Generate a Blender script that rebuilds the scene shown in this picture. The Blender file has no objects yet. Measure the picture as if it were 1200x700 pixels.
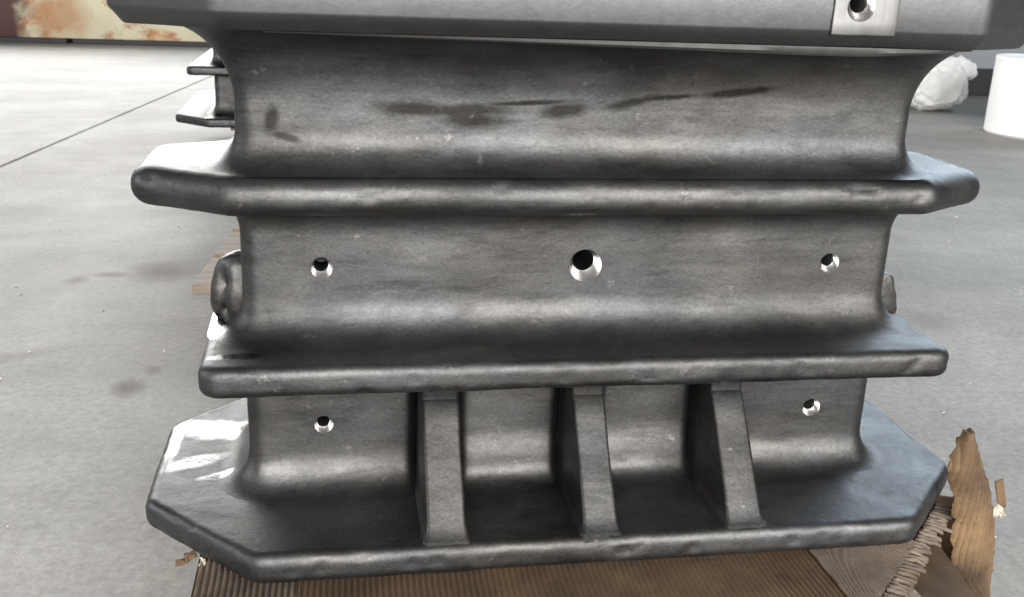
import bpy, bmesh, math, random
from mathutils import Vector, Matrix, noise
random.seed(7)
S = bpy.context.scene
COL = S.collection
PI = math.pi

# ------------------------------------------------------------------ camera
cd = bpy.data.cameras.new('camera')
cam = bpy.data.objects.new('camera', cd)
COL.objects.link(cam)
RX = Vector((0.98528, -0.16664, 0.03819))
UX = Vector((0.01547, 0.30935, 0.95082))
FX = Vector((0.17026, 0.93623, -0.30738))
CP = Vector((-0.2948, -1.14659, 0.64808))
cam.matrix_world = Matrix(((RX.x, UX.x, -FX.x, CP.x), (RX.y, UX.y, -FX.y, CP.y), (RX.z, UX.z, -FX.z, CP.z), (0, 0, 0, 1)))
cd.sensor_width = 36.0
cd.lens = 1202.7 / 1200 * 36
cd.clip_start = 0.02
cd.clip_end = 200
cd.dof.use_dof = True
cd.dof.focus_distance = 1.2
cd.dof.aperture_fstop = 16.0
S.camera = cam

# ------------------------------------------------------------------ world and lamps
W = bpy.data.worlds.new('World')
S.world = W
W.use_nodes = True
bg = W.node_tree.nodes['Background']
bg.inputs[0].default_value = (0.90, 0.92, 0.95, 1)
bg.inputs[1].default_value = 0.045
S.view_settings.view_transform = 'Standard'
S.view_settings.look = 'None'
S.view_settings.exposure = 0.0
S.view_settings.gamma = 1.0
FZ = -0.15                                   # floor level; the casting's foot is z = 0


def area(name, loc, aim, sx, sy, watts, color):
    l = bpy.data.lights.new(name, 'AREA')
    l.shape = 'RECTANGLE'
    l.size, l.size_y = sx, sy
    l.energy = watts
    l.color = color
    o = bpy.data.objects.new(name, l)
    COL.objects.link(o)
    o.location = loc
    o.rotation_euler = (Vector(aim) - Vector(loc)).to_track_quat('-Z', 'Y').to_euler()
    return o


area('door_daylight', (-3.2, 11.0, 3.5), (-0.6, 0.0, 0.2), 6.0, 3.9, 1180, (1.0, 0.985, 0.96))
area('window_daylight', (7.5, 8.5, 4.2), (0.3, 0.0, 0.2), 8.0, 4.6, 1380, (0.74, 0.87, 1.0))
area('front_window_light', (0.6, -6.5, 2.55), (0.1, 0.0, 0.4), 10.0, 3.9, 1750, (1.0, 0.972, 0.94))
area('side_fill', (-9.5, 0.5, 3.2), (0.0, 0.5, 0.2), 5.0, 2.6, 380, (0.95, 0.97, 1.0))  # fill lamp added to lift the dark left-facing sides

# ------------------------------------------------------------------ material helpers


class NT:
    def __init__(self, name):
        self.m = bpy.data.materials.new(name)
        self.m.use_nodes = True
        self.t = self.m.node_tree
        self.b = self.t.nodes['Principled BSDF']
        self.tc = self.t.nodes.new('ShaderNodeTexCoord')
        self.obj = self.tc.outputs['Object']

    def n(self, kind, **kw):
        x = self.t.nodes.new(kind)
        for k, v in kw.items():
            setattr(x, k, v)
        return x

    def link(self, a, b):
        self.t.links.new(a, b)

    def put(self, sock, v):
        if hasattr(v, 'is_linked'):
            self.link(v, sock)
        else:
            sock.default_value = v

    def map(self, scale=(1, 1, 1), rot=(0, 0, 0), loc=(0, 0, 0), src=None):
        x = self.n('ShaderNodeMapping')
        self.link(src or self.obj, x.inputs[0])
        x.inputs['Location'].default_value = loc
        x.inputs['Rotation'].default_value = rot
        x.inputs['Scale'].default_value = scale
        return x.outputs[0]

    def noise(self, scale, detail=4, rough=0.55, vec=None, dist=0.0):
        x = self.n('ShaderNodeTexNoise')
        self.link(vec or self.obj, x.inputs['Vector'])
        x.inputs['Scale'].default_value = scale
        x.inputs['Detail'].default_value = detail
        x.inputs['Roughness'].default_value = rough
        x.inputs['Distortion'].default_value = dist
        return x.outputs['Fac']

    def ramp(self, fac, *stops):
        x = self.n('ShaderNodeValToRGB')
        self.link(fac, x.inputs[0])
        e = x.color_ramp.elements
        while len(e) < len(stops):
            e.new(0.5)
        for el, (p, c) in zip(e, stops):
            el.position = p
            el.color = (c, c, c, 1) if isinstance(c, (int, float)) else (*c, 1)
        return x.outputs[0]

    def mix(self, fac, a, b, mode='MIX'):
        x = self.n('ShaderNodeMix', data_type='RGBA', blend_type=mode)
        self.put(x.inputs[0], fac)
        for s, v in ((x.inputs[6], a), (x.inputs[7], b)):
            if isinstance(v, tuple) and len(v) == 3:
                v = (*v, 1)
            self.put(s, v)
        return x.outputs[2]

    def math(self, op, a, b=0.0, c=None):
        x = self.n('ShaderNodeMath', operation=op)
        self.put(x.inputs[0], a)
        self.put(x.inputs[1], b)
        if c is not None:
            self.put(x.inputs[2], c)
        return x.outputs[0]

    def blob(self, c, r, rot=0.0, warp=0.35, wscale=9.0, soft=0.5):
        """soft irregular stain of half sizes r about c in object space, 0..1"""
        mp = self.n('ShaderNodeMapping')
        mp.vector_type = 'TEXTURE'
        self.link(self.obj, mp.inputs[0])
        mp.inputs['Location'].default_value = c
        mp.inputs['Rotation'].default_value = (0, rot, 0) if r[1] > 5 else (0, 0, rot)
        mp.inputs['Scale'].default_value = r
        ln = self.n('ShaderNodeVectorMath', operation='LENGTH')
        self.link(mp.outputs[0], ln.inputs[0])
        nz = self.noise(wscale, 5, 0.65)
        d = self.math('ADD', ln.outputs['Value'], self.math('MULTIPLY', self.math('SUBTRACT', nz, 0.5), warp * 4))
        mr = self.n('ShaderNodeMapRange')
        self.link(d, mr.inputs[0])
        mr.inputs[1].default_value = 1.0
        mr.inputs[2].default_value = 1.0 - soft
        mr.inputs[3].default_value = 0.0
        mr.inputs[4].default_value = 1.0
        return mr.outputs[0]

    def bump(self, *layers):
        prev = None
        for h, dist, st in layers:
            x = self.n('ShaderNodeBump')
            x.inputs['Distance'].default_value = dist
            x.inputs['Strength'].default_value = st
            self.link(h, x.inputs['Height'])
            if prev:
                self.link(prev, x.inputs['Normal'])
            prev = x.outputs[0]
        self.link(prev, self.b.inputs['Normal'])

    def set(self, color=None, rough=None, metal=None):
        if color is not None:
            self.put(self.b.inputs['Base Color'], (*color, 1) if isinstance(color, tuple) else color)
        if rough is not None:
            self.put(self.b.inputs['Roughness'], rough)
        if metal is not None:
            self.put(self.b.inputs['Metallic'], metal)
        return self.m


def cast_steel(name='cast_steel', gain=0.66):
    k = NT(name)
    broad = k.noise(7, 5, 0.6, k.map((1, 1, 1.8)))
    c = k.ramp(broad, (0.30, (0.092, 0.090, 0.087)), (0.50, (0.134, 0.131, 0.127)), (0.72, (0.185, 0.181, 0.175)))
    streak = k.ramp(k.noise(6, 6, 0.62, k.map((1, 1, 7), (0, 0.05, 0))), (0.34, 0.80), (0.52, 1.0), (0.70, 1.15))
    c = k.mix(1.0, c, streak, 'MULTIPLY')
    wipe = k.ramp(k.noise(15, 7, 0.70, k.map((0.55, 1, 3.2), (0, -0.16, 0), (4.1, 0, 2.2)), 0.5), (0.36, 0.74), (0.46, 1.0), (0.66, 1.08))
    c = k.mix(1.0, c, wipe, 'MULTIPLY')
    tint = k.ramp(k.noise(4.3, 4, 0.55, k.map((1, 1, 2), (0, 0, 0), (7, 2, 1))), (0.35, (0.95, 0.99, 1.06)), (0.55, (0.99, 1.0, 1.01)), (0.74, (1.03, 1.0, 0.97)))
    c = k.mix(1.0, c, tint, 'MULTIPLY')
    grain = k.ramp(k.noise(230, 3, 0.7), (0.3, 0.82), (0.7, 1.15))
    c = k.mix(1.0, c, grain, 'MULTIPLY')
    c = k.mix(1.0, c, (gain, gain, gain), 'MULTIPLY')
    smear = None
    for cc, rr, ro in (((-0.205, 0, 0.494), (0.066, 9, 0.0120), 0.02), ((-0.150, 0, 0.493), (0.085, 9, 0.0105), -0.03), ((-0.140, 0, 0.484), (0.056, 9, 0.0125), 0.05),
                       ((-0.075, 0, 0.503), (0.074, 9, 0.0042), -0.06), ((-0.035, 0, 0.495), (0.038, 9, 0.0115), -0.12), ((0.045, 0, 0.506), (0.044, 9, 0.0070), -0.22),
                       ((0.085, 0, 0.512), (0.054, 9, 0.0042), -0.08), ((0.165, 0, 0.519), (0.060, 9, 0.0066), -0.10), ((0.195, 0, 0.523), (0.020, 9, 0.0055), -0.1),
                       ((-0.360, 0, 0.480), (0.010, 9, 0.022), 0.25), ((-0.345, 0, 0.462), (0.022, 9, 0.006), 0.3)):
        bl = k.blob(cc, rr, ro, 0.20, 42, 0.6)
        smear = bl if smear is None else k.math('MAXIMUM', smear, bl)
    c = k.mix(k.math('MULTIPLY', smear, k.ramp(k.noise(20, 6, 0.7, k.map((1, 1, 6))), (0.3, 0.85), (0.55, 1.0))), c, (0.022, 0.021, 0.020))
    # bright scuffs where the skin is rubbed through
    scuff = k.ramp(k.noise(44, 7, 0.78), (0.61, 0.0), (0.70, 1.0))
    c = k.mix(k.math('MULTIPLY', scuff, 0.30), c, (0.42, 0.41, 0.40))
    # dark pits
    pit = k.ramp(k.noise(95, 2, 0.5), (0.22, 1.0), (0.29, 0.0))
    c = k.mix(k.math('MULTIPLY', pit, 0.6), c, (0.03, 0.03, 0.03))
    rr0 = k.ramp(k.noise(11, 6, 0.68, dist=0.8), (0.34, 0.48), (0.5, 0.53), (0.68, 0.59))
    wet = None
    for cc, rr, ro in (((-0.475, 0.075, 0.0355), (0.050, 0.018, 0.010), 0.5), ((-0.452, 0.17, 0.0355), (0.07, 0.035, 0.010), -0.3), ((-0.440, 0.035, 0.0355), (0.030, 0.010, 0.010), 0.3),
                       ((-0.505, 0.16, 0.0355), (0.010, 0.10, 0.010), 0.0), ((-0.45, 0.05, 0.426), (0.06, 0.030, 0.010), -0.2), ((-0.46, 0.13, 0.426), (0.07, 0.05, 0.010), 0.2),
                       ((-0.43, 0.06, 0.229), (0.05, 0.09, 0.010), 0.0), ((-0.405, -0.06, 0.229), (0.035, 0.012, 0.010), 0.0)):
        bl = k.blob(cc, rr, ro, 0.30, 32, 0.45)
        wet = bl if wet is None else k.math('MAXIMUM', wet, bl)
    r = k.mix(wet, rr0, (0.20, 0.20, 0.20))
    k.bump((k.noise(34, 5, 0.6), 0.003, 0.24), (k.noise(300, 2, 0.6), 0.0007, 0.20), (k.noise(95, 5, 0.7), 0.0016, 0.11), (k.noise(11, 3, 0.5), 0.006, 0.18), (pit, 0.001, -0.6))
    return k.set(c, r, 1.0)


def bare_steel(name='bare_steel', col=(0.80, 0.79, 0.78), rough=0.32):
    k = NT(name)
    g = k.ramp(k.noise(60, 4, 0.6, k.map((1, 1, 6))), (0.3, 0.75), (0.7, 1.1))
    k.bump((k.noise(160, 3, 0.6), 0.0006, 0.3),)
    return k.set(k.mix(1.0, col, g, 'MULTIPLY'), rough, 1.0)


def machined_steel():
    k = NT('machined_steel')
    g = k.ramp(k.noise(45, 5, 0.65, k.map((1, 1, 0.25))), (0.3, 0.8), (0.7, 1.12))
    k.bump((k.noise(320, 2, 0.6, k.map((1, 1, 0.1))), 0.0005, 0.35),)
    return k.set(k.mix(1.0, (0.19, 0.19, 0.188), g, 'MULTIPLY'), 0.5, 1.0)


def head_steel():
    k = NT('lit_cast_steel')  # paler than the walls: the light on the plate front is in the colour
    c = k.ramp(k.noise(6, 5, 0.6), (0.3, (0.102, 0.104, 0.108)), (0.7, (0.140, 0.140, 0.142)))
    f = k.ramp(k.noise(70, 5, 0.7), (0.3, 0.88), (0.7, 1.1))
    k.bump((k.noise(120, 4, 0.6), 0.0012, 0.2),)
    return k.set(k.mix(1.0, c, f, 'MULTIPLY'), 0.5, 1.0)


def concrete():
    k = NT('concrete')
    info = k.n('ShaderNodeObjectInfo')
    broad = k.ramp(k.noise(0.9, 6, 0.62), (0.32, (0.235, 0.228, 0.214)), (0.5, (0.285, 0.277, 0.26)), (0.7, (0.33, 0.32, 0.302)))
    sweep = k.ramp(k.noise(1.6, 5, 0.6, k.map((0.5, 2.4, 1), (0, 0, 0.2))), (0.35, 0.90), (0.65, 1.07))
    c = k.mix(1.0, broad, sweep, 'MULTIPLY')
    fine = k.ramp(k.noise(60, 8, 0.82), (0.3, 0.66), (0.7, 1.28))
    c = k.mix(1.0, c, fine, 'MULTIPLY')
    mot = k.ramp(k.noise(9, 6, 0.7), (0.32, 0.88), (0.66, 1.05))
    c = k.mix(1.0, c, mot, 'MULTIPLY')
    st = None
    for cc, rr, ro, f in (((-0.745, 1.56, FZ), (0.11, 0.12, 9), 0.2, 0.95), ((-0.86, 1.535, FZ), (0.075, 0.035, 9), -0.1, 0.9),
                          ((-0.94, 1.49, FZ), (0.035, 0.05, 9), 0, 0.8), ((-0.69, 0.77, FZ), (0.038, 0.055, 9), 0, 0.8), ((-0.655, 0.86, FZ), (0.02, 0.03, 9), 0, 0.6),
                          ((-0.95, 0.95, FZ), (0.16, 0.04, 9), 0.5, 0.35), ((-1.3, 1.9, FZ), (0.4, 0.08, 9), 0.3, 0.3), ((1.3, 1.9, FZ), (0.35, 0.09, 9), 0.4, 0.4),
                          ((-1.6, 4.2, FZ), (0.9, 0.25, 9), 0.2, 0.25), ((1.15, 1.05, FZ), (0.10, 0.12, 9), 0.2, 0.35)):
        bl = k.math('MULTIPLY', k.blob(cc, rr, ro, 0.17, 22, 0.75), f)
        st = bl if st is None else k.math('MAXIMUM', st, bl)
    c = k.mix(st, c, (0.085, 0.064, 0.048))
    spk = k.ramp(k.noise(120, 1, 0.4), (0.79, 0.0), (0.82, 1.0))
    c = k.mix(k.math('MULTIPLY', spk, 0.5), c, (0.75, 0.75, 0.74))
    r = k.ramp(k.noise(3, 5, 0.6), (0.3, 0.58), (0.7, 0.66))
    k.bump((k.noise(190, 3, 0.7), 0.0012, 0.35), (k.noise(60, 5, 0.7), 0.002, 0.15))
    k.b.inputs['Specular IOR Level'].default_value = 0.14
    return k.set(c, r, 0.0)


def cardboard(name, a, b, rough=0.82):
    k = NT(name)
    c = k.mix(k.ramp(k.noise(11, 5, 0.62), (0.33, 0.0), (0.67, 1.0)), a, b)
    fib = k.ramp(k.noise(140, 4, 0.7), (0.3, 0.86), (0.7, 1.12))
    c = k.mix(1.0, c, fib, 'MULTIPLY')
    spot = k.ramp(k.noise(9, 5, 0.7), (0.50, 0.0), (0.72, 1.0))
    c = k.mix(k.math('MULTIPLY', spot, 0.6), c, tuple(x * 0.35 for x in a))
    k.bump((k.noise(120, 4, 0.7), 0.0012, 0.35), (k.noise(18, 3, 0.5), 0.004, 0.25))
    return k.set(c, rough, 0.0)


def wood():
    k = NT('pallet_wood')
    g = k.ramp(k.noise(9, 6, 0.62, k.map((0.5, 9, 9))), (0.3, (0.16, 0.125, 0.095)), (0.55, (0.30, 0.245, 0.19)), (0.75, (0.42, 0.36, 0.29)))
    k.bump((k.noise(40, 4, 0.6, k.map((0.3, 6, 6))), 0.002, 0.4),)
    return k.set(g, 0.75, 0.0)


def rusty_paint():
    k = NT('rusty_cream_paint')
    cream = k.mix(k.ramp(k.noise(3, 4, 0.5), (0.3, 0.0), (0.7, 1.0)), (0.62, 0.58, 0.42), (0.72, 0.66, 0.47))
    rm = k.ramp(k.noise(2.1, 7, 0.68, k.map((1, 1, 1.2), (0, 0, 0), (3.3, 0, 0.2)), 0.3), (0.53, 0.0), (0.61, 1.0))
    rust = k.mix(k.ramp(k.noise(9, 5, 0.6), (0.35, 0.0), (0.65, 1.0)), (0.36, 0.15, 0.065), (0.62, 0.36, 0.18))
    c = k.mix(rm, cream, rust)
    deep = k.blob((-3.42, 8.7, 0.06), (0.60, 9, 0.6), 0.15, 0.22, 4, 0.3)
    c = k.mix(deep, c, (0.085, 0.035, 0.032))
    halo = k.blob((-2.62, 8.7, 0.1), (0.30, 9, 0.30), 0.2, 0.25, 5, 0.6)
    c = k.mix(k.math('MULTIPLY', halo, 0.8), c, (0.46, 0.24, 0.11))
    k.bump((k.noise(25, 5, 0.6), 0.006, 0.4),)
    return k.set(c, 0.62, 0.0)


def plain(name, col, rough, amp=0.12, sc=8.0, bumpd=0.002):
    k = NT(name)
    v = k.ramp(k.noise(sc, 5, 0.6), (0.3, 1 - amp), (0.7, 1 + amp))
    k.bump((k.noise(sc * 6, 4, 0.6), bumpd, 0.3),)
    return k.set(k.mix(1.0, col, v, 'MULTIPLY'), rough, 0.0)


M_CAST = cast_steel()
M_HEAD = head_steel()
M_BARE = bare_steel()
M_MACH = machined_steel()
M_BORE = bare_steel('shaded_bore_steel', (0.10, 0.10, 0.10), 0.4)  # shade inside the holes, put into the lining's colour
M_CONC = concrete()
M_CARD = cardboard('cardboard', (0.056, 0.034, 0.017), (0.112, 0.070, 0.037))
M_FLUTE = cardboard('torn_cardboard', (0.12, 0.089, 0.068), (0.185, 0.142, 0.112))
M_TIP = cardboard('torn_flute', (0.05, 0.036, 0.026), (0.19, 0.15, 0.115))
M_FLAP = cardboard('cardboard_flap', (0.060, 0.036, 0.017), (0.175, 0.108, 0.052))
M_PALE = cardboard('pale_paper', (0.30, 0.25, 0.20), (0.50, 0.44, 0.37))
M_WOOD = wood()
M_RUST = rusty_paint()
M_WALL = plain('grey_wall_paint', (0.27, 0.29, 0.32), 0.7, 0.12, 1.6)
M_SHADE = plain('dark_shade', (0.035, 0.036, 0.040), 0.6, 0.2, 3)  # near-black colour for shade at the wall foot and under the beam
M_WHITE = plain('white_plastic', (0.90, 0.90, 0.885), 0.45, 0.05, 4)
M_SACK = plain('white_sack', (0.90, 0.90, 0.89), 0.6, 0.06, 7, 0.004)
M_DARK = plain('dark_joint', (0.03, 0.03, 0.03), 0.8)  # dark floor base that shows in the slab joints

# ------------------------------------------------------------------ mesh helpers


def link_mesh(name, bm, mat, parent=None, smooth=True, angle=40):
    me = bpy.data.meshes.new(name)
    bmesh.ops.recalc_face_normals(bm, faces=bm.faces)
    bm.to_mesh(me)
    bm.free()
    me.materials.append(mat)
    if smooth:
        me.polygons.foreach_set('use_smooth', [True] * len(me.polygons))
        me.set_sharp_from_angle(angle=math.radians(angle))
    o = bpy.data.objects.new(name, me)
    COL.objects.link(o)
    if parent:
        o.parent = parent
    return o


def thing(name, label, cat, loc=(0, 0, 0), rz=0.0, group=None):
    o = bpy.data.objects.new(name, None)
    o.empty_display_size = 0.05
    COL.objects.link(o)
    o.location = loc
    o.rotation_euler = (0, 0, rz)
    o['label'] = label
    o['category'] = cat
    if group:
        o['group'] = group
    return o


def tag(o, label, cat, group=None):
    o['label'] = label
    o['category'] = cat
    if group:
        o['group'] = group


def box(bm, x0, x1, y0, y1, z0, z1, bevel=0.0, seg=2):
    vs = [bm.verts.new((x, y, z)) for z in (z0, z1) for x, y in ((x0, y0), (x1, y0), (x1, y1), (x0, y1))]
    fs = [bm.faces.new([vs[i] for i in f]) for f in ((3, 2, 1, 0), (4, 5, 6, 7), (0, 1, 5, 4), (1, 2, 6, 5), (2, 3, 7, 6), (3, 0, 4, 7))]
    if bevel:
        es = {e for f in fs for e in f.edges}
        bmesh.ops.bevel(bm, geom=list(es), offset=bevel, segments=seg, profile=0.5, affect='EDGES')


def inset_poly(poly, d):
    """move every edge of a counter-clockwise convex polygon inwards by d"""
    n = len(poly)
    out = []
    for i in range(n):
        p0, p1, p2 = (Vector(poly[(i + j) % n]) for j in (-1, 0, 1))
        e1, e2 = (p1 - p0).normalized(), (p2 - p1).normalized()
        n1, n2 = Vector((-e1.y, e1.x)), Vector((-e2.y, e2.x))
        a, b = p1 + n1 * d, p1 + n2 * d
        den = e1.x * e2.y - e1.y * e2.x
        t = ((b.x - a.x) * e2.y - (b.y - a.y) * e2.x) / den
        out.append(a + e1 * t)
    return out


def ring_fn(poly, R, segs=6, step=0.02):
    """function d -> closed outline of the polygon inset by d, corners rounded by R - d (d may be negative)"""
    core = inset_poly(poly, R)
    n = len(core)
    norms = []
    for i in range(n):
        e = (core[(i + 1) % n] - core[i]).normalized()
        norms.append(Vector((e.y, -e.x)))
    spec = []
    for i in range(n):
        a, b = norms[i - 1], norms[i]
        ang0, ang1 = math.atan2(a.y, a.x), math.atan2(b.y, b.x)
        if ang1 < ang0:
            ang1 += 2 * PI
        for s in range(segs + 1):
            t = ang0 + (ang1 - ang0) * s / segs
            spec.append((core[i], Vector((math.cos(t), math.sin(t)))))
        L = (core[(i + 1) % n] - core[i]).length
        m = max(1, int(L / step))
        for s in range(1, m):
            spec.append((core[i].lerp(core[(i + 1) % n], s / m), b))
    return lambda d: [c + v * (R - d) for c, v in spec]


def loft(rings, caps=True):
    bm = bmesh.new()
    prev = None
    first = None
    for pts, z in rings:
        cur = [bm.verts.new((p.x, p.y, z)) for p in pts]
        if prev:
            n = len(cur)
            for i in range(n):
                bm.faces.new((prev[i], prev[(i + 1) % n], cur[(i + 1) % n], cur[i]))
        else:
            first = cur
        prev = cur
    if caps:
        bm.faces.new(first[::-1])
        bm.faces.new(prev)
    return bm


def wobble(bm, amp, sc=14.0, seed=0.0, fine=0.3, nick=False):
    off = Vector((seed, seed * 1.7, seed * 0.3))
    bm.normal_update()
    mv = []
    for v in bm.verts:
        d = noise.noise(v.co * sc + off) + fine * noise.noise(v.co * sc * 4 + off)
        mv.append((v, v.normal * (d * amp)))
    for v, d in mv:
        v.co += d
        if nick:
            w = noise.noise(v.co * 55 + off * 3) - 0.42
            if w > 0 and abs(v.normal.z) < 0.75:
                v.co -= v.normal * min(0.0022, w * 0.011)


def octagon(hx, y0, y1, cx, cy):
    return [Vector(p) for p in ((-hx + cx, y0), (hx - cx, y0), (hx, y0 + cy), (hx, y1 - cy), (hx - cx, y1), (-hx + cx, y1), (-hx, y1 - cy), (-hx, y0 + cy))]


def plate_profile(z0, z1, rt, rb, ex=2.0, n=7):
    """(inset, z) pairs from the underside round the edge to the top"""
    out = []
    for i in range(n + 1):
        t = PI / 2 * i / n
        c, s = math.cos(t) ** (2 / ex), math.sin(t) ** (2 / ex)
        out.append((rb[0] * (1 - s), z0 + rb[1] * (1 - c)))
    for i in range(n + 1):
        t = PI / 2 * i / n
        c, s = math.cos(t) ** (2 / ex), math.sin(t) ** (2 / ex)
        if i == 0 and abs(z1 - rt[1] - out[-1][1]) < 1e-5:
            continue
        out.append((rt[0] * (1 - c), z1 - rt[1] * (1 - s)))
    return out


def drill(o, holes):
    """cut round holes (x, z, r, depth, y) along Y into a mesh"""
    for x, z, r, dep, y in holes:
        bm = bmesh.new()
        bmesh.ops.create_cone(bm, cap_ends=True, segments=40, radius1=r, radius2=r, depth=dep + 0.1)
        bmesh.ops.rotate(bm, verts=bm.verts, cent=(0, 0, 0), matrix=Matrix.Rotation(PI / 2, 3, 'X'))
        bmesh.ops.translate(bm, verts=bm.verts, vec=(x, y + dep / 2 - 0.05, z))
        c = link_mesh('cutter', bm, M_CAST, None, False)
        md = o.modifiers.new('cut', 'BOOLEAN')
        md.object = c
        md.operation = 'DIFFERENCE'
        md.solver = 'EXACT'
        bpy.context.view_layer.update()
        ev = o.evaluated_get(bpy.context.evaluated_depsgraph_get())
        me = bpy.data.meshes.new_from_object(ev)
        o.modifiers.clear()
        old = o.data
        o.data = me
        cm = c.data
        bpy.data.objects.remove(c)
        bpy.data.meshes.remove(cm)
        me.name = old.name
    while len(o.data.materials) > 1:
        o.data.materials.pop()
    o.data.polygons.foreach_set('material_index', [0] * len(o.data.polygons))
    o.data.polygons.foreach_set('use_smooth', [True] * len(o.data.polygons))
    o.data.set_sharp_from_angle(angle=math.radians(40))


def bore(parent, x, z, r, dep, y, thread=True):
    """threaded lining of a drilled hole, open to -Y"""
    bm = bmesh.new()
    N = 36
    prof = [(r * 0.66, r * 0.41)]
    cs = []
    if thread:
        p = 0.0022
        q = r * 0.42
        while q < dep - p:
            prof += [(r * 0.72, q + p * 0.45), (r * 0.66, q + p)]
            q += p
    prof += [(r * 0.66, dep), (0.0005, dep + r * 0.3)]
    prev = None
    for rr, yy in prof:
        cur = [bm.verts.new((x - 0.06 * r + rr * math.cos(2 * PI * i / N), y + yy, z + 0.22 * r + rr * math.sin(2 * PI * i / N))) for i in range(N)]
        if prev:
            for i in range(N):
                bm.faces.new((prev[i], cur[i], cur[(i + 1) % N], prev[(i + 1) % N]))
        prev = cur
    hole = link_mesh('bolt_hole', bm, M_BORE, parent, True, 25)
    bm = bmesh.new()
    prev = None
    for rr, yy in ((r * 1.01, -0.0010), (r * 0.985, 0.0), (r * 0.66, r * 0.42)):
        o_ = 1.0 if yy > 0.001 else 0.0
        cur = [bm.verts.new((x - 0.06 * r * o_ + rr * math.cos(2 * PI * i / N), y + yy, z + 0.22 * r * o_ + rr * math.sin(2 * PI * i / N))) for i in range(N)]
        if prev:
            for i in range(N):
                bm.faces.new((prev[i], cur[i], cur[(i + 1) % N], prev[(i + 1) % N]))
        prev = cur
    link_mesh('countersink', bm, M_BARE, hole, True, 60)
    return hole


# ------------------------------------------------------------------ floor: slabs with open joints
bm = bmesh.new()
box(bm, -30, 30, -12, 34, FZ - 0.4, FZ - 0.012)
floor = link_mesh('floor', bm, M_DARK, None, False)
floor['kind'] = 'structure'
ja = math.radians(-7.4)
jx, jy = Vector((math.cos(ja), math.sin(ja))), Vector((-math.sin(ja), math.cos(ja)))
J0 = Vector((-1.54, 3.0))
xs = [-15.2, -11.4, -7.6, -3.8, 0.0, 9.6, 14.5, 18.3]
ys = [-12, 12, 27]
g = 0.004
for i in range(len(xs) - 1):
    for j in range(len(ys) - 1):
        bm = bmesh.new()
        a, b, c, d = xs[i] + g, xs[i + 1] - g, ys[j] + g, ys[j + 1] - g
        box(bm, a, b, c, d, -0.05, 0.0, 0.006, 1)
        for v in bm.verts:
            p = J0 + jx * v.co.x + jy * v.co.y
            v.co = Vector((p.x, p.y, FZ + v.co.z))
        link_mesh('slab', bm, M_CONC, floor, False)

bm = bmesh.new()
for i in range(520):
    x, y = random.uniform(-2.2, 2.4), random.uniform(-0.3, 3.6)
    r_ = random.choice((0.0009, 0.0012, 0.0018, 0.0028))
    m = Matrix.Translation((x, y, FZ + r_ * 0.3)) @ Matrix.Rotation(random.uniform(0, 6), 4, Vector((random.random(), random.random(), 1))) @ Matrix.Diagonal((r_ * random.uniform(0.7, 2.2), r_, r_ * 0.7, 1))
    bmesh.ops.create_icosphere(bm, subdivisions=1, radius=1.0, matrix=m)
grit = link_mesh('grit', bm, plain('grit', (0.55, 0.53, 0.50), 0.7, 0.5, 3), None, False)
grit['kind'] = 'stuff'
grit['label'] = 'loose pale grit scattered over the concrete floor'
grit['category'] = 'grit'

# ------------------------------------------------------------------ the casting
HW, YB = 0.40, 0.172          # half width and depth of the upright walls


def wall_rings(prof, R=0.022, step=0.014):
    poly = [Vector(p) for p in ((-HW, 0), (HW, 0), (HW, YB), (-HW, YB))]
    f = ring_fn(poly, R, 7, step)
    return [(f(-e), z) for z, e in prof]


def wall_profile(z0, z1, fb, ft, n=9):
    """(z, flare): fb, ft = (height, reach) of the fillet at foot and head"""
    out = []
    for i in range(n + 1):
        t = PI / 2 * i / n
        out.append((z0 + fb[0] * (1 - math.cos(t)), fb[1] * (1 - math.sin(t))))
    m = 8
    a, b = z0 + fb[0], z1 - ft[0]
    for i in range(1, m):
        out.append((a + (b - a) * i / m, 0.0))
    for i in range(n + 1):
        t = PI / 2 * i / n
        out.append((b + ft[0] * math.sin(t), ft[1] * (1 - math.cos(t))))
    return out


casting = thing('steel_casting', 'large dark grey steel casting with ribs, flanges and bolt holes, standing on torn cardboard', 'casting', (0, 0, 0), 0, 'steel castings')

# flanges: foot, middle, upper
f = ring_fn(octagon(0.520, -0.159, 0.331, 0.133, 0.139), 0.034, 5, 0.006)
bm = loft([(f(d), z) for d, z in plate_profile(0.0, 0.0355, (0.013, 0.015), (0.010, 0.013), 2.2)])
wobble(bm, 0.0013, 17, 3, 0.4, True)
link_mesh('base', bm, M_CAST, casting)
f = ring_fn([Vector(p) for p in ((-0.442, -0.100), (0.444, -0.100), (0.444, 0.272), (-0.442, 0.272))], 0.024, 5, 0.006)
bm = loft([(f(d), z) for d, z in plate_profile(0.1935, 0.229, (0.014, 0.014), (0.011, 0.013), 2.2)])
wobble(bm, 0.0010, 17, 8, 0.4, True)
link_mesh('flange', bm, M_CAST, casting)
f = ring_fn(octagon(0.516, -0.054, 0.226, 0.108, 0.065), 0.034, 7, 0.006)
bm = loft([(f(d), z) for d, z in plate_profile(0.3825, 0.426, (0.022, 0.0215), (0.018, 0.0195), 2.0)])
wobble(bm, 0.0012, 17, 13, 0.4, True)
link_mesh('flange', bm, M_CAST, casting)

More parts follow.
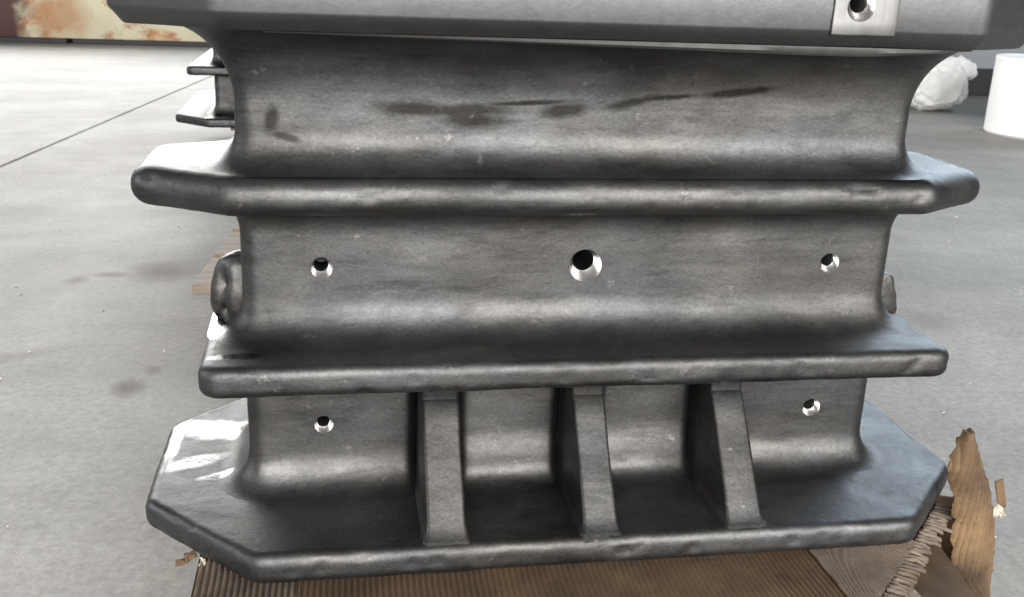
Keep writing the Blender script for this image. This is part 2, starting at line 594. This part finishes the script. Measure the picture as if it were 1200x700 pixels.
# upright walls between the flanges
bm = loft(wall_rings(wall_profile(0.0352, 0.1945, (0.046, 0.040), (0.010, 0.008)), 0.022, 0.004))
for v in bm.verts:                          # the cast wall draws back in a groove beside each rib
    if v.co.y < 0.03:
        gsum = 0.0
        for xa, xb in ((-0.193, -0.155), (-0.0135, 0.0205), (0.160, 0.196)):
            d = max(0.0, xa - v.co.x, v.co.x - xb)
            gsum = max(gsum, math.exp(-(d / 0.0085) ** 2))
        if -0.15 < v.co.x < 0.16:              # rounded swelling at the foot of the two middle bays
            v.co.y -= 0.007 * math.exp(-((v.co.z - 0.070) / 0.019) ** 2) * (1 - gsum)
        v.co.y += 0.030 * gsum * (1 if v.co.y < 0.005 else 0.5)
wobble(bm, 0.0008, 12, 21)
w1 = link_mesh('wall', bm, M_CAST, casting)
drill(w1, [(-0.310, 0.116, 0.0112, 0.05, 0.0), (0.316, 0.116, 0.0120, 0.05, 0.0)])
bm = loft(wall_rings(wall_profile(0.2287, 0.3835, (0.046, 0.042), (0.034, 0.022))))
wobble(bm, 0.0008, 12, 27)
w2 = link_mesh('wall', bm, M_CAST, casting)
drill(w2, [(-0.309, 0.312, 0.0128, 0.05, 0.0), (0.001, 0.312, 0.0198, 0.09, 0.0), (0.314, 0.312, 0.0124, 0.05, 0.0)])
bm = loft(wall_rings(wall_profile(0.4257, 0.581, (0.044, 0.042), (0.082, 0.078), 12)))
wobble(bm, 0.0008, 12, 33)
link_mesh('wall', bm, M_CAST, casting)

# head plate with a rounded lower rim and a bright strip under it for a reflection
f = ring_fn(octagon(0.515, -0.100, 0.272, 0.108, 0.06), 0.030, 6, 0.014)
prof = [(0.026, 0.5795), (0.016, 0.5797), (0.0135, 0.5806), (0.0012, 0.5955), (0.0, 0.5985), (0.0, 0.63), (0.0, 0.66), (0.0, 0.70), (0.004, 0.707), (0.010, 0.71)]
bm = loft([(f(d), z) for d, z in prof])
wobble(bm, 0.0007, 14, 41)
head = link_mesh('plate', bm, M_HEAD, casting)
drill(head, [(0.2556, 0.622, 0.0150, 0.06, -0.1)])
# slim paler strip standing in for the line of reflected light
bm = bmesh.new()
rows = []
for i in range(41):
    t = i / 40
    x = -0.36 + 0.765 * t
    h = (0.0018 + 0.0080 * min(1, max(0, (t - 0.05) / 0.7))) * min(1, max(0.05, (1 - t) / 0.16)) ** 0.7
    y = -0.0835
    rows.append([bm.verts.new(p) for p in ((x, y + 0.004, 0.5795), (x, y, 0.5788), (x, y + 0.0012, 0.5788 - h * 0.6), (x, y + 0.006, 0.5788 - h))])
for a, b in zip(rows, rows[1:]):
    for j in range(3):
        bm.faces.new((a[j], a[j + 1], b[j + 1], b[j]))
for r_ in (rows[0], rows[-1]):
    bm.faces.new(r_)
link_mesh('glint_strip', bm, M_MACH, casting)
# machined pad round the upper bolt hole
bm = bmesh.new()
box(bm, 0.2255, 0.2990, -0.1032, -0.094, 0.5925, 0.668, 0.0015, 2)
bmesh.ops.subdivide_edges(bm, edges=list(bm.edges), cuts=5, use_grid_fill=True)
wobble(bm, 0.0012, 60, 2)
pad = link_mesh('pad', bm, M_MACH, casting)
drill(pad, [(0.2556, 0.622, 0.0150, 0.06, -0.1)])

# stiffening ribs
for x0, x1, sk in ((-0.197, -0.153, 0.0), (-0.0175, 0.0225, 0.0), (0.156, 0.198, 0.0)):
    bm = bmesh.new()
    pr = [(-0.152, 0.030), (-0.146, 0.0375), (-0.140, 0.0445), (-0.052, 0.160), (-0.046, 0.164), (-0.047, 0.185), (-0.053, 0.1950), (0.012, 0.1950), (0.012, 0.030)]
    A = [bm.verts.new((x0, y, z)) for y, z in pr]
    B = [bm.verts.new((x1, y, z)) for y, z in pr]
    n = len(pr)
    bm.faces.new(A[::-1])
    bm.faces.new(B)
    side = [bm.faces.new((A[i], A[(i + 1) % n], B[(i + 1) % n], B[i])) for i in range(n)]
    bmesh.ops.recalc_face_normals(bm, faces=bm.faces)
    es = [e for e in bm.edges if len({v.co.x for v in e.verts}) == 1 and all(v.co.y < 0 for v in e.verts)]
    bmesh.ops.bevel(bm, geom=es, offset=0.0045, segments=3, profile=0.5, affect='EDGES')
    bmesh.ops.subdivide_edges(bm, edges=[e for e in bm.edges if e.calc_length() > 0.05], cuts=6, use_grid_fill=True)
    for zc in (0.0365, 0.0385, 0.041, 0.0445, 0.050):
        bmesh.ops.bisect_plane(bm, geom=bm.verts[:] + bm.edges[:] + bm.faces[:], plane_co=(0, 0, zc), plane_no=(0, 0, 1), dist=1e-5)
    xm = (x0 + x1) / 2
    for v in bm.verts:
        fl_ = math.exp(-max(0.0, v.co.z - 0.0352) / 0.0045)
        v.co.x += math.copysign(0.006 * fl_, v.co.x - xm) if abs(v.co.x - xm) > 0.008 else 0
        v.co.y -= 0.004 * fl_ if v.co.y < -0.1 else 0
    wobble(bm, 0.0010, 26, x0 * 40)
    link_mesh('rib', bm, M_CAST, casting, True, 35)

# lifting lugs on the two ends: a lumpy cast eye on one, a plain stub on the other
bm = bmesh.new()
bmesh.ops.create_icosphere(bm, subdivisions=5, radius=1.0)
for v in bm.verts:
    p = v.co.copy()
    d = 1 + 0.10 * noise.noise(p * 1.4 + Vector((4, 2, 7))) + 0.02 * noise.noise(p * 5 + Vector((1, 8, 3)))
    for c_, r_, dep in ((Vector((-0.62, -0.72, 0.30)), 0.33, 0.40), (Vector((-0.5, -0.78, -0.42)), 0.24, 0.30), (Vector((-0.85, -0.3, -0.75)), 0.3, 0.2)):
        d -= dep * math.exp(-((p - c_.normalized()).length / r_) ** 2)
    q = Vector((math.copysign(abs(p.x) ** 0.8, p.x), p.y, math.copysign(abs(p.z) ** 0.85, p.z)))
    v.co = Vector((-0.407 + q.x * 0.034 * d * (1 - 0.16 * q.z), 0.070 + q.y * 0.030 * d, 0.264 + q.z * 0.052 * d))
link_mesh('lug', bm, M_CAST, casting, True, 60)
bm = bmesh.new()
pr = [(0.392, 0.222), (0.446, 0.222), (0.4475, 0.232), (0.442, 0.254), (0.4355, 0.276), (0.432, 0.2795), (0.425, 0.2810), (0.392, 0.283)]
A = [bm.verts.new((x, 0.049, z)) for x, z in pr]
B = [bm.verts.new((x, 0.090, z)) for x, z in pr]
bm.faces.new(A)
bm.faces.new(B[::-1])
for i in range(len(pr)):
    bm.faces.new((A[i], B[i], B[(i + 1) % len(pr)], A[(i + 1) % len(pr)]))
bmesh.ops.bevel(bm, geom=[e for e in bm.edges if len({round(v.co.y, 4) for v in e.verts}) == 1], offset=0.004, segments=3, profile=0.5, affect='EDGES')
wobble(bm, 0.0008, 50, 5)
link_mesh('lug', bm, M_CAST, casting, True, 45)

for x, z, r, d, y, th in ((-0.309, 0.312, 0.0128, 0.045, 0, True), (0.001, 0.312, 0.0198, 0.08, 0, False), (0.314, 0.312, 0.0124, 0.045, 0, True),
                          (-0.310, 0.116, 0.0112, 0.045, 0, True), (0.316, 0.116, 0.0120, 0.045, 0, True), (0.2556, 0.622, 0.0150, 0.05, -0.1032, True)):
    bore(casting, x, z, r, d, y, th)


def dup(root, loc, rz, label):
    r = root.copy()
    COL.objects.link(r)
    r.location = loc
    r.rotation_euler = (0, 0, rz)
    r['label'] = label
    for ch in list(root.children):
        c = ch.copy()
        COL.objects.link(c)
        c.parent = r
        for gc in ch.children:
            d = gc.copy()
            COL.objects.link(d)
            d.parent = c
    return r


dup(casting, (-0.585, 3.56, 0.0), PI / 2, 'smaller looking steel casting in the background, partly hidden behind the left of the large one')

# ------------------------------------------------------------------ pallets


def pallet(name, label, x0, x1, y0, y1, ztop, rz, loc, nb, low=True):
    t = thing(name, label, 'pallet', loc, rz, 'wooden pallets')
    h = ztop - FZ
    w = (y1 - y0 - 0.022 * (nb - 1)) / nb
    proto = None
    for i in range(nb):
        a = y0 + i * (w + 0.022)
        if proto is None:
            bm = bmesh.new()
            box(bm, x0, x1, a, a + w, h - 0.022, h, 0.003, 1)
            proto = link_mesh('deck_board', bm, M_WOOD, t, True, 30)
        else:
            c = proto.copy()
            COL.objects.link(c)
            c.location.y = a - y0
            c.location.x = random.uniform(-0.004, 0.004)
    for x in (x0 + (0.035 if low else 0.11), (x0 + x1) / 2 - 0.03, x1 - 0.10):
        bm = bmesh.new()
        box(bm, x, x + 0.065, y0 + 0.02, y1 - 0.02, 0.020 if low else 0.0, h - 0.0225, 0.003, 1)
        link_mesh('stringer', bm, M_WOOD, t, True, 30)
    for y in ((y0, (y0 + y1) / 2 - w / 2, y1 - w) if low else ()):
        bm = bmesh.new()
        box(bm, x0, x1, y, y + w, 0.0, 0.0195, 0.003, 1)
        link_mesh('bottom_board', bm, M_WOOD, t, True, 30)
    return t


pallet('pallet', 'wooden pallet under the torn cardboard and the large casting', -0.43, 0.36, -0.58, 0.62, -0.014, 0, (0, 0, FZ), 8)
pallet('pallet', 'wooden pallet whose corner shows behind the left lifting lug of the large casting', 0.0, 0.66, 0.0, 0.95, -0.025, math.radians(-5), (-0.597, 1.03, FZ), 4, False)
pallet('pallet', 'wooden pallet under the background casting', 0.06, 0.60, -0.44, 0.50, -0.001, 0, (-0.757, 3.56, FZ), 7)

# ------------------------------------------------------------------ cardboard under the casting
card = thing('cardboard_sheet', 'torn brown corrugated cardboard spread under the front of the large casting', 'cardboard', (0, 0, -0.007))
PITCH = 0.0068


def sheet(name, poly_fn, amp_fn, mat, ys_, x0, x1, zoff, thick, ang=0.0):
    """fluted sheet: flutes run along Y (turned by ang), height from amp_fn(x, y)"""
    bm = bmesh.new()
    n = int((x1 - x0) / PITCH * 8)
    grid = []
    for i in range(n + 1):
        x = x0 + (x1 - x0) * i / n
        ya, yb = poly_fn(x)
        col = []
        for j in range(ys_ + 1):
            y = ya + (yb - ya) * j / ys_
            u = x * math.cos(ang) + y * math.sin(ang)
            ph = u / PITCH + 0.25 * noise.noise(Vector((x * 9, y * 9, 2)))
            a = amp_fn(x, y)
            z = zoff + a * math.sin(2 * PI * ph) + 0.0025 * noise.noise(Vector((x * 7, y * 7, 5)))
            col.append((bm.verts.new((x, y, z)), bm.verts.new((x, y, z - thick))))
        grid.append(col)
    for i in range(n):
        for j in range(ys_):
            a, b, c, d = grid[i][j], grid[i + 1][j], grid[i + 1][j + 1], grid[i][j + 1]
            bm.faces.new((a[0], b[0], c[0], d[0]))
            bm.faces.new((d[1], c[1], b[1], a[1]))
    for j in range(ys_):
        for i in (0, n):
            a, d = grid[i][j], grid[i][j + 1]
            bm.faces.new((a[0], d[0], d[1], a[1]))
    for i in range(n):
        for j in (0, ys_):
            a, b = grid[i][j], grid[i + 1][j]
            bm.faces.new((a[0], b[0], b[1], a[1]))
    return link_mesh(name, bm, mat, card, True, 60)


def front_edge(x):
    return -0.60 + 0.012 * noise.noise(Vector((x * 14, 0, 0)))


def right_limit(x):
    # the sheet is torn along a slanting line from (.487,-.065) to (.308,-.247)
    if x < 0.300:
        return front_edge(x)
    return max(front_edge(x), -0.247 + (x - 0.308) * 1.017 + 0.006 * noise.noise(Vector((x * 60, 1, 0))))


def amp_main(x, y):
    a = 0.0010
    if x < -0.02:
        a += 0.0008 * min(1, (-0.02 - x) / 0.25)
    if x > 0.17:
        a += 0.0007 * min(1, (x - 0.17) / 0.06)
    return a


sheet('liner', lambda x: (right_limit(x), 0.0), amp_main, M_CARD, 40, -0.452, 0.486, -0.001, 0.0014)
# exposed flutes along the torn right edge: short ridges square to the tear
bm = bmesh.new()
p0, p1 = Vector((0.490, -0.058, 0)), Vector((0.300, -0.258, 0))
e = (p1 - p0)
L = e.length
e.normalize()
nrm = Vector((-e.y, e.x, 0))
if nrm.x < 0:
    nrm = -nrm
s_ = 0.002
while s_ < L:
    p = p0 + e * s_
    dr = Vector((1, -0.25 + 0.5 * noise.noise(Vector((s_ * 90, 2, 0))), 0)).normalized()
    sd = Vector((-dr.y, dr.x, 0))
    ln_ = 0.017 + 0.016 * noise.noise(Vector((s_ * 150, 5, 0)))
    rd = 0.0028 + 0.0011 * noise.noise(Vector((s_ * 170, 8, 0)))
    rows = []
    for q in range(5):
        c0 = p + dr * (-0.008 + (ln_ + 0.008) * q / 4)
        zc = 0.0005 - 0.006 * (q / 4) ** 2 + 0.003 * noise.noise(Vector((s_ * 140, q * 0.7, 3)))
        rows.append([bm.verts.new((c0.x + sd.x * rd * math.cos(t), c0.y + sd.y * rd * math.cos(t), zc + rd * 1.5 * math.sin(t))) for t in [PI * u / 6 for u in range(7)]])
    for a, b in zip(rows, rows[1:]):
        for j in range(6):
            bm.faces.new((a[j], a[j + 1], b[j + 1], b[j]))
    s_ += 0.0092 + 0.0045 * noise.noise(Vector((s_ * 110, 6, 0)))
ob = link_mesh('flutes', bm, M_TIP, card, True, 60)
sm = ob.modifiers.new('thick', 'SOLIDIFY')
sm.thickness = 0.0009
# bare fluting showing in front of the casting on the right
sheet('flutes', lambda x: (max(-0.285, -0.247 + (x - 0.30) * 1.0), -0.12 + 0.02 * noise.noise(Vector((x * 30, 7, 0)))), lambda x, y: 0.0011, M_FLUTE, 16, 0.262, 0.40, 0.0035, 0.0008, 0.55)
# bare fluting at the left edge
sheet('flutes', lambda x: (-0.30, -0.080 - 0.55 * (x + 0.452) + 0.004 * noise.noise(Vector((x * 50, 9, 0)))), lambda x, y: 0.0030, M_TIP, 10, -0.450, -0.340, 0.0012, 0.0008, 0.0)
# lower ply that shows past the tear
bm = bmesh.new()
pl = [(0.26, -0.60), (0.365, -0.60), (0.433, -0.224), (0.450, -0.131), (0.452, -0.06), (0.44, 0.02), (0.26, -0.02)]
T = [bm.verts.new((x, y, -0.018)) for x, y in pl]
B_ = [bm.verts.new((x, y, -0.023)) for x, y in pl]
bm.faces.new(T)
bm.faces.new(B_[::-1])
for i in range(len(pl)):
    k2 = (i + 1) % len(pl)
    bm.faces.new((T[i], B_[i], B_[k2], T[k2]))
bmesh.ops.triangulate(bm, faces=bm.faces)
link_mesh('ply', bm, M_CARD, card, False)
# crumpled scraps at the left corner
for (x, y, z, sx, sz, rot, mt) in ((-0.459, -0.087, 0.000, 0.013, 0.009, 0.5, M_CARD), (-0.447, -0.096, -0.003, 0.007, 0.010, -0.4, M_PALE), (-0.470, -0.088, -0.008, 0.014, 0.005, 0.1, M_FLAP)):
    bm = bmesh.new()
    bmesh.ops.create_grid(bm, x_segments=6, y_segments=6, size=0.5)
    for v in bm.verts:
        u, w_ = v.co.x, v.co.y
        v.co = Vector((u * sx, 0.010 * (0.5 - w_ * w_ * 2) + 0.004 * noise.noise(Vector((u * 3, w_ * 3, x * 90))), w_ * sz + 0.004 * noise.noise(Vector((u * 2, w_ * 2, x * 50 + 9)))))
    bmesh.ops.rotate(bm, verts=bm.verts, cent=(0, 0, 0), matrix=Matrix.Rotation(rot, 3, 'Z'))
    bmesh.ops.translate(bm, verts=bm.verts, vec=(x, y, z + 0.006))
    so = link_mesh('scrap', bm, mt, card)
    md = so.modifiers.new('thick', 'SOLIDIFY')
    md.thickness = 0.0012

# inner wall of the torn box, added so the gap by the casting's corner stays dark
bm = bmesh.new()
for i in range(9):
    x = 0.445 + 0.11 * i / 8
    y = 0.012 - 0.075 * (i / 8) ** 2
    bm.verts.new((x, y, -0.004 - 0.003 * (i % 2)))
    bm.verts.new((x, y, -0.128))
bm.verts.ensure_lookup_table()
for i in range(8):
    a = [bm.verts[2 * i + k_] for k_ in (0, 1, 3, 2)]
    bm.faces.new(a)
iw = link_mesh('flap', bm, M_CARD, card)
md = iw.modifiers.new('thick', 'SOLIDIFY')
md.thickness = 0.005

# upright torn flap at the right corner
bm = bmesh.new()
rows_raw = [(0.1283, 0.4761, 0.4769), (0.1137, 0.4701, 0.4854), (0.0973, 0.4645, 0.4939), (0.0789, 0.4598, 0.5033), (0.0581, 0.4677, 0.5153), (0.0384, 0.4766, 0.5235), (0.0186, 0.4776, 0.529), (-0.0008, 0.4855, 0.5359), (-0.0202, 0.4839, 0.5415), (-0.0431, 0.4906, 0.5436), (-0.0602, 0.4886, 0.5487), (-0.0838, 0.5023, 0.5502), (-0.122, 0.5303, 0.5556), (-0.1439, 0.5446, 0.5599)]
MX = 40
prof = []
for (za, la, ra), (zb, lb, rb_) in zip(rows_raw, rows_raw[1:]):
    for k_ in range(4):
        t = k_ / 4
        prof.append((za + (zb - za) * t, la + (lb - la) * t, ra + (rb_ - ra) * t))
prof.append(rows_raw[-1])
rows = []
for z, xa, xb in prof:
    col = []
    for j in range(MX + 1):
        q = j / MX
        jag = 0.0042 * noise.noise(Vector((z * 160, j * 0.01, 4)))
        x = xa + (xb - xa) * q + jag * (1 if j in (0, MX) else 0.2)
        y = -0.095 + 0.0007 * math.sin(x * 2 * PI / 0.0068) - 0.016 * math.sin(q * PI) * 0.6 + 0.10 * (0.058 - z) * 0.12 + 0.004 * noise.noise(Vector((x * 20, z * 14, 1)))
        col.append(bm.verts.new((x, y, z)))
    rows.append(col)
for a, b in zip(rows, rows[1:]):
    for j in range(MX):
        bm.faces.new((a[j], b[j], b[j + 1], a[j + 1]))
bmesh.ops.subdivide_edges(bm, edges=list(bm.edges), cuts=1, use_grid_fill=True)
for v in bm.verts:
    v.co.z += 0.001
fl = link_mesh('flap', bm, M_FLAP, card)
md = fl.modifiers.new('thick', 'SOLIDIFY')
md.thickness = 0.0055
md.offset = 1.0
for (x, y, z, a, c, ro, mt) in ((0.551, -0.085, 0.004, 0.006, 0.009, 0.7, M_PALE), (0.562, -0.08, 0.000, 0.004, 0.007, -0.5, M_PALE), (0.556, -0.08, 0.026, 0.006, 0.022, -0.3, M_FLAP)):
    bm = bmesh.new()
    bmesh.ops.create_grid(bm, x_segments=4, y_segments=4, size=0.5)
    for v in bm.verts:
        u, w_ = v.co.x, v.co.y
        v.co = Vector((u * a * 2, 0.006 * noise.noise(Vector((u * 4, w_ * 4, x * 70))), w_ * c * 2))
    bmesh.ops.rotate(bm, verts=bm.verts, cent=(0, 0, 0), matrix=Matrix.Rotation(ro, 3, 'Y'))
    bmesh.ops.translate(bm, verts=bm.verts, vec=(x, y, z))
    so = link_mesh('scrap', bm, mt, card)
    md = so.modifiers.new('thick', 'SOLIDIFY')
    md.thickness = 0.001

# ------------------------------------------------------------------ background
beam = thing('steel_beam', 'rusty cream painted steel beam lying across the floor at the back left', 'beam', (0, 0, 0))
bm = bmesh.new()
box(bm, -6.5, -0.6, 8.7, 9.1, -0.105, 0.62, 0.012, 2)
link_mesh('web', bm, M_RUST, beam)
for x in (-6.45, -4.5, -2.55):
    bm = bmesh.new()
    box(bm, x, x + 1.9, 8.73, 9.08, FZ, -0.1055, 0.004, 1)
    link_mesh('shade_block', bm, M_SHADE, beam)  # dark blocks standing in for the shade under the beam

wall = thing('workshop_wall', 'blue grey painted workshop wall with a dark strip for the shade at its foot at the back right', 'wall', (0, 0, 0))
wd = Vector((0.86, 0.0, 0)).normalized()
bm = bmesh.new()
box(bm, 2.2, 9.0, 6.1, 6.3, FZ + 0.002, 2.4, 0.006, 1)
link_mesh('panel', bm, M_WALL, wall)
bm = bmesh.new()
box(bm, 2.2, 9.0, 6.05, 6.0985, FZ + 0.002, 0.05, 0.004, 1)
link_mesh('shade_strip', bm, M_SHADE, wall)  # dark strip painted in for the shade along the wall's foot

# white drum
drum = thing('drum', 'white plastic drum standing on the floor at the right edge', 'drum', (3.66, 4.12, FZ))
bm = bmesh.new()
prof = [(0.0, 0.0), (0.268, 0.0), (0.280, 0.012), (0.281, 0.15), (0.280, 0.405)]
N = 56
prev = None
for r, z in prof:
    cur = [bm.verts.new((max(r, 0.0005) * math.cos(2 * PI * i / N), max(r, 0.0005) * math.sin(2 * PI * i / N), z)) for i in range(N)]
    if prev:
        for i in range(N):
            bm.faces.new((prev[i], prev[(i + 1) % N], cur[(i + 1) % N], cur[i]))
    prev = cur
bm.faces.new(prev)
link_mesh('barrel', bm, M_WHITE, drum)
bm = bmesh.new()
prev = None
for r, z in ((0.272, 0.4055), (0.281, 0.406), (0.281, 0.426), (0.277, 0.430), (0.262, 0.430), (0.258, 0.427), (0.0005, 0.427)):
    cur = [bm.verts.new((r * math.cos(2 * PI * i / N), r * math.sin(2 * PI * i / N), z)) for i in range(N)]
    if prev:
        for i in range(N):
            bm.faces.new((prev[i], prev[(i + 1) % N], cur[(i + 1) % N], cur[i]))
    prev = cur
link_mesh('lid', bm, M_WHITE, drum)

# white sack
sack = thing('sack', 'crumpled white plastic sack on the floor by the grey wall', 'sack', (3.63, 5.18, FZ))
bm = bmesh.new()
bmesh.ops.create_icosphere(bm, subdivisions=5, radius=1.0)
for v in bm.verts:
    p = v.co.copy()
    x, y, z = p
    q = Vector((math.copysign(abs(x) ** 0.7, x), math.copysign(abs(y) ** 0.7, y), math.copysign(abs(z) ** 0.75, z)))
    w_ = 1 - 0.22 * max(0, q.z)
    n1 = noise.noise(p * 1.6 + Vector((3, 1, 0)))
    n2 = abs(noise.noise(p * 3.4 + Vector((0, 7, 0))))
    n3 = abs(noise.noise(p * 7 + Vector((9, 7, 0))))
    k_ = 1 + 0.12 * n1 - 0.20 * n2 - 0.07 * n3
    v.co = Vector((q.x * 0.22 * w_ * k_, q.y * 0.17 * w_ * k_, max(0.0, 0.175 + q.z * 0.185 * k_)))
link_mesh('bag', bm, M_SACK, sack, True, 70)
bm = bmesh.new()
bmesh.ops.create_icosphere(bm, subdivisions=3, radius=1.0)
for v in bm.verts:
    p = v.co.copy()
    n1 = noise.noise(p * 2.2 + Vector((1, 4, 0)))
    v.co = Vector((p.x * 0.10, p.y * 0.05, p.z * 0.06)) * (1 + 0.4 * n1)
    v.co = Matrix.Rotation(0.5, 3, 'Y') @ v.co + Vector((0.20, 0.0, 0.275))
link_mesh('neck', bm, M_SACK, sack, True, 70)
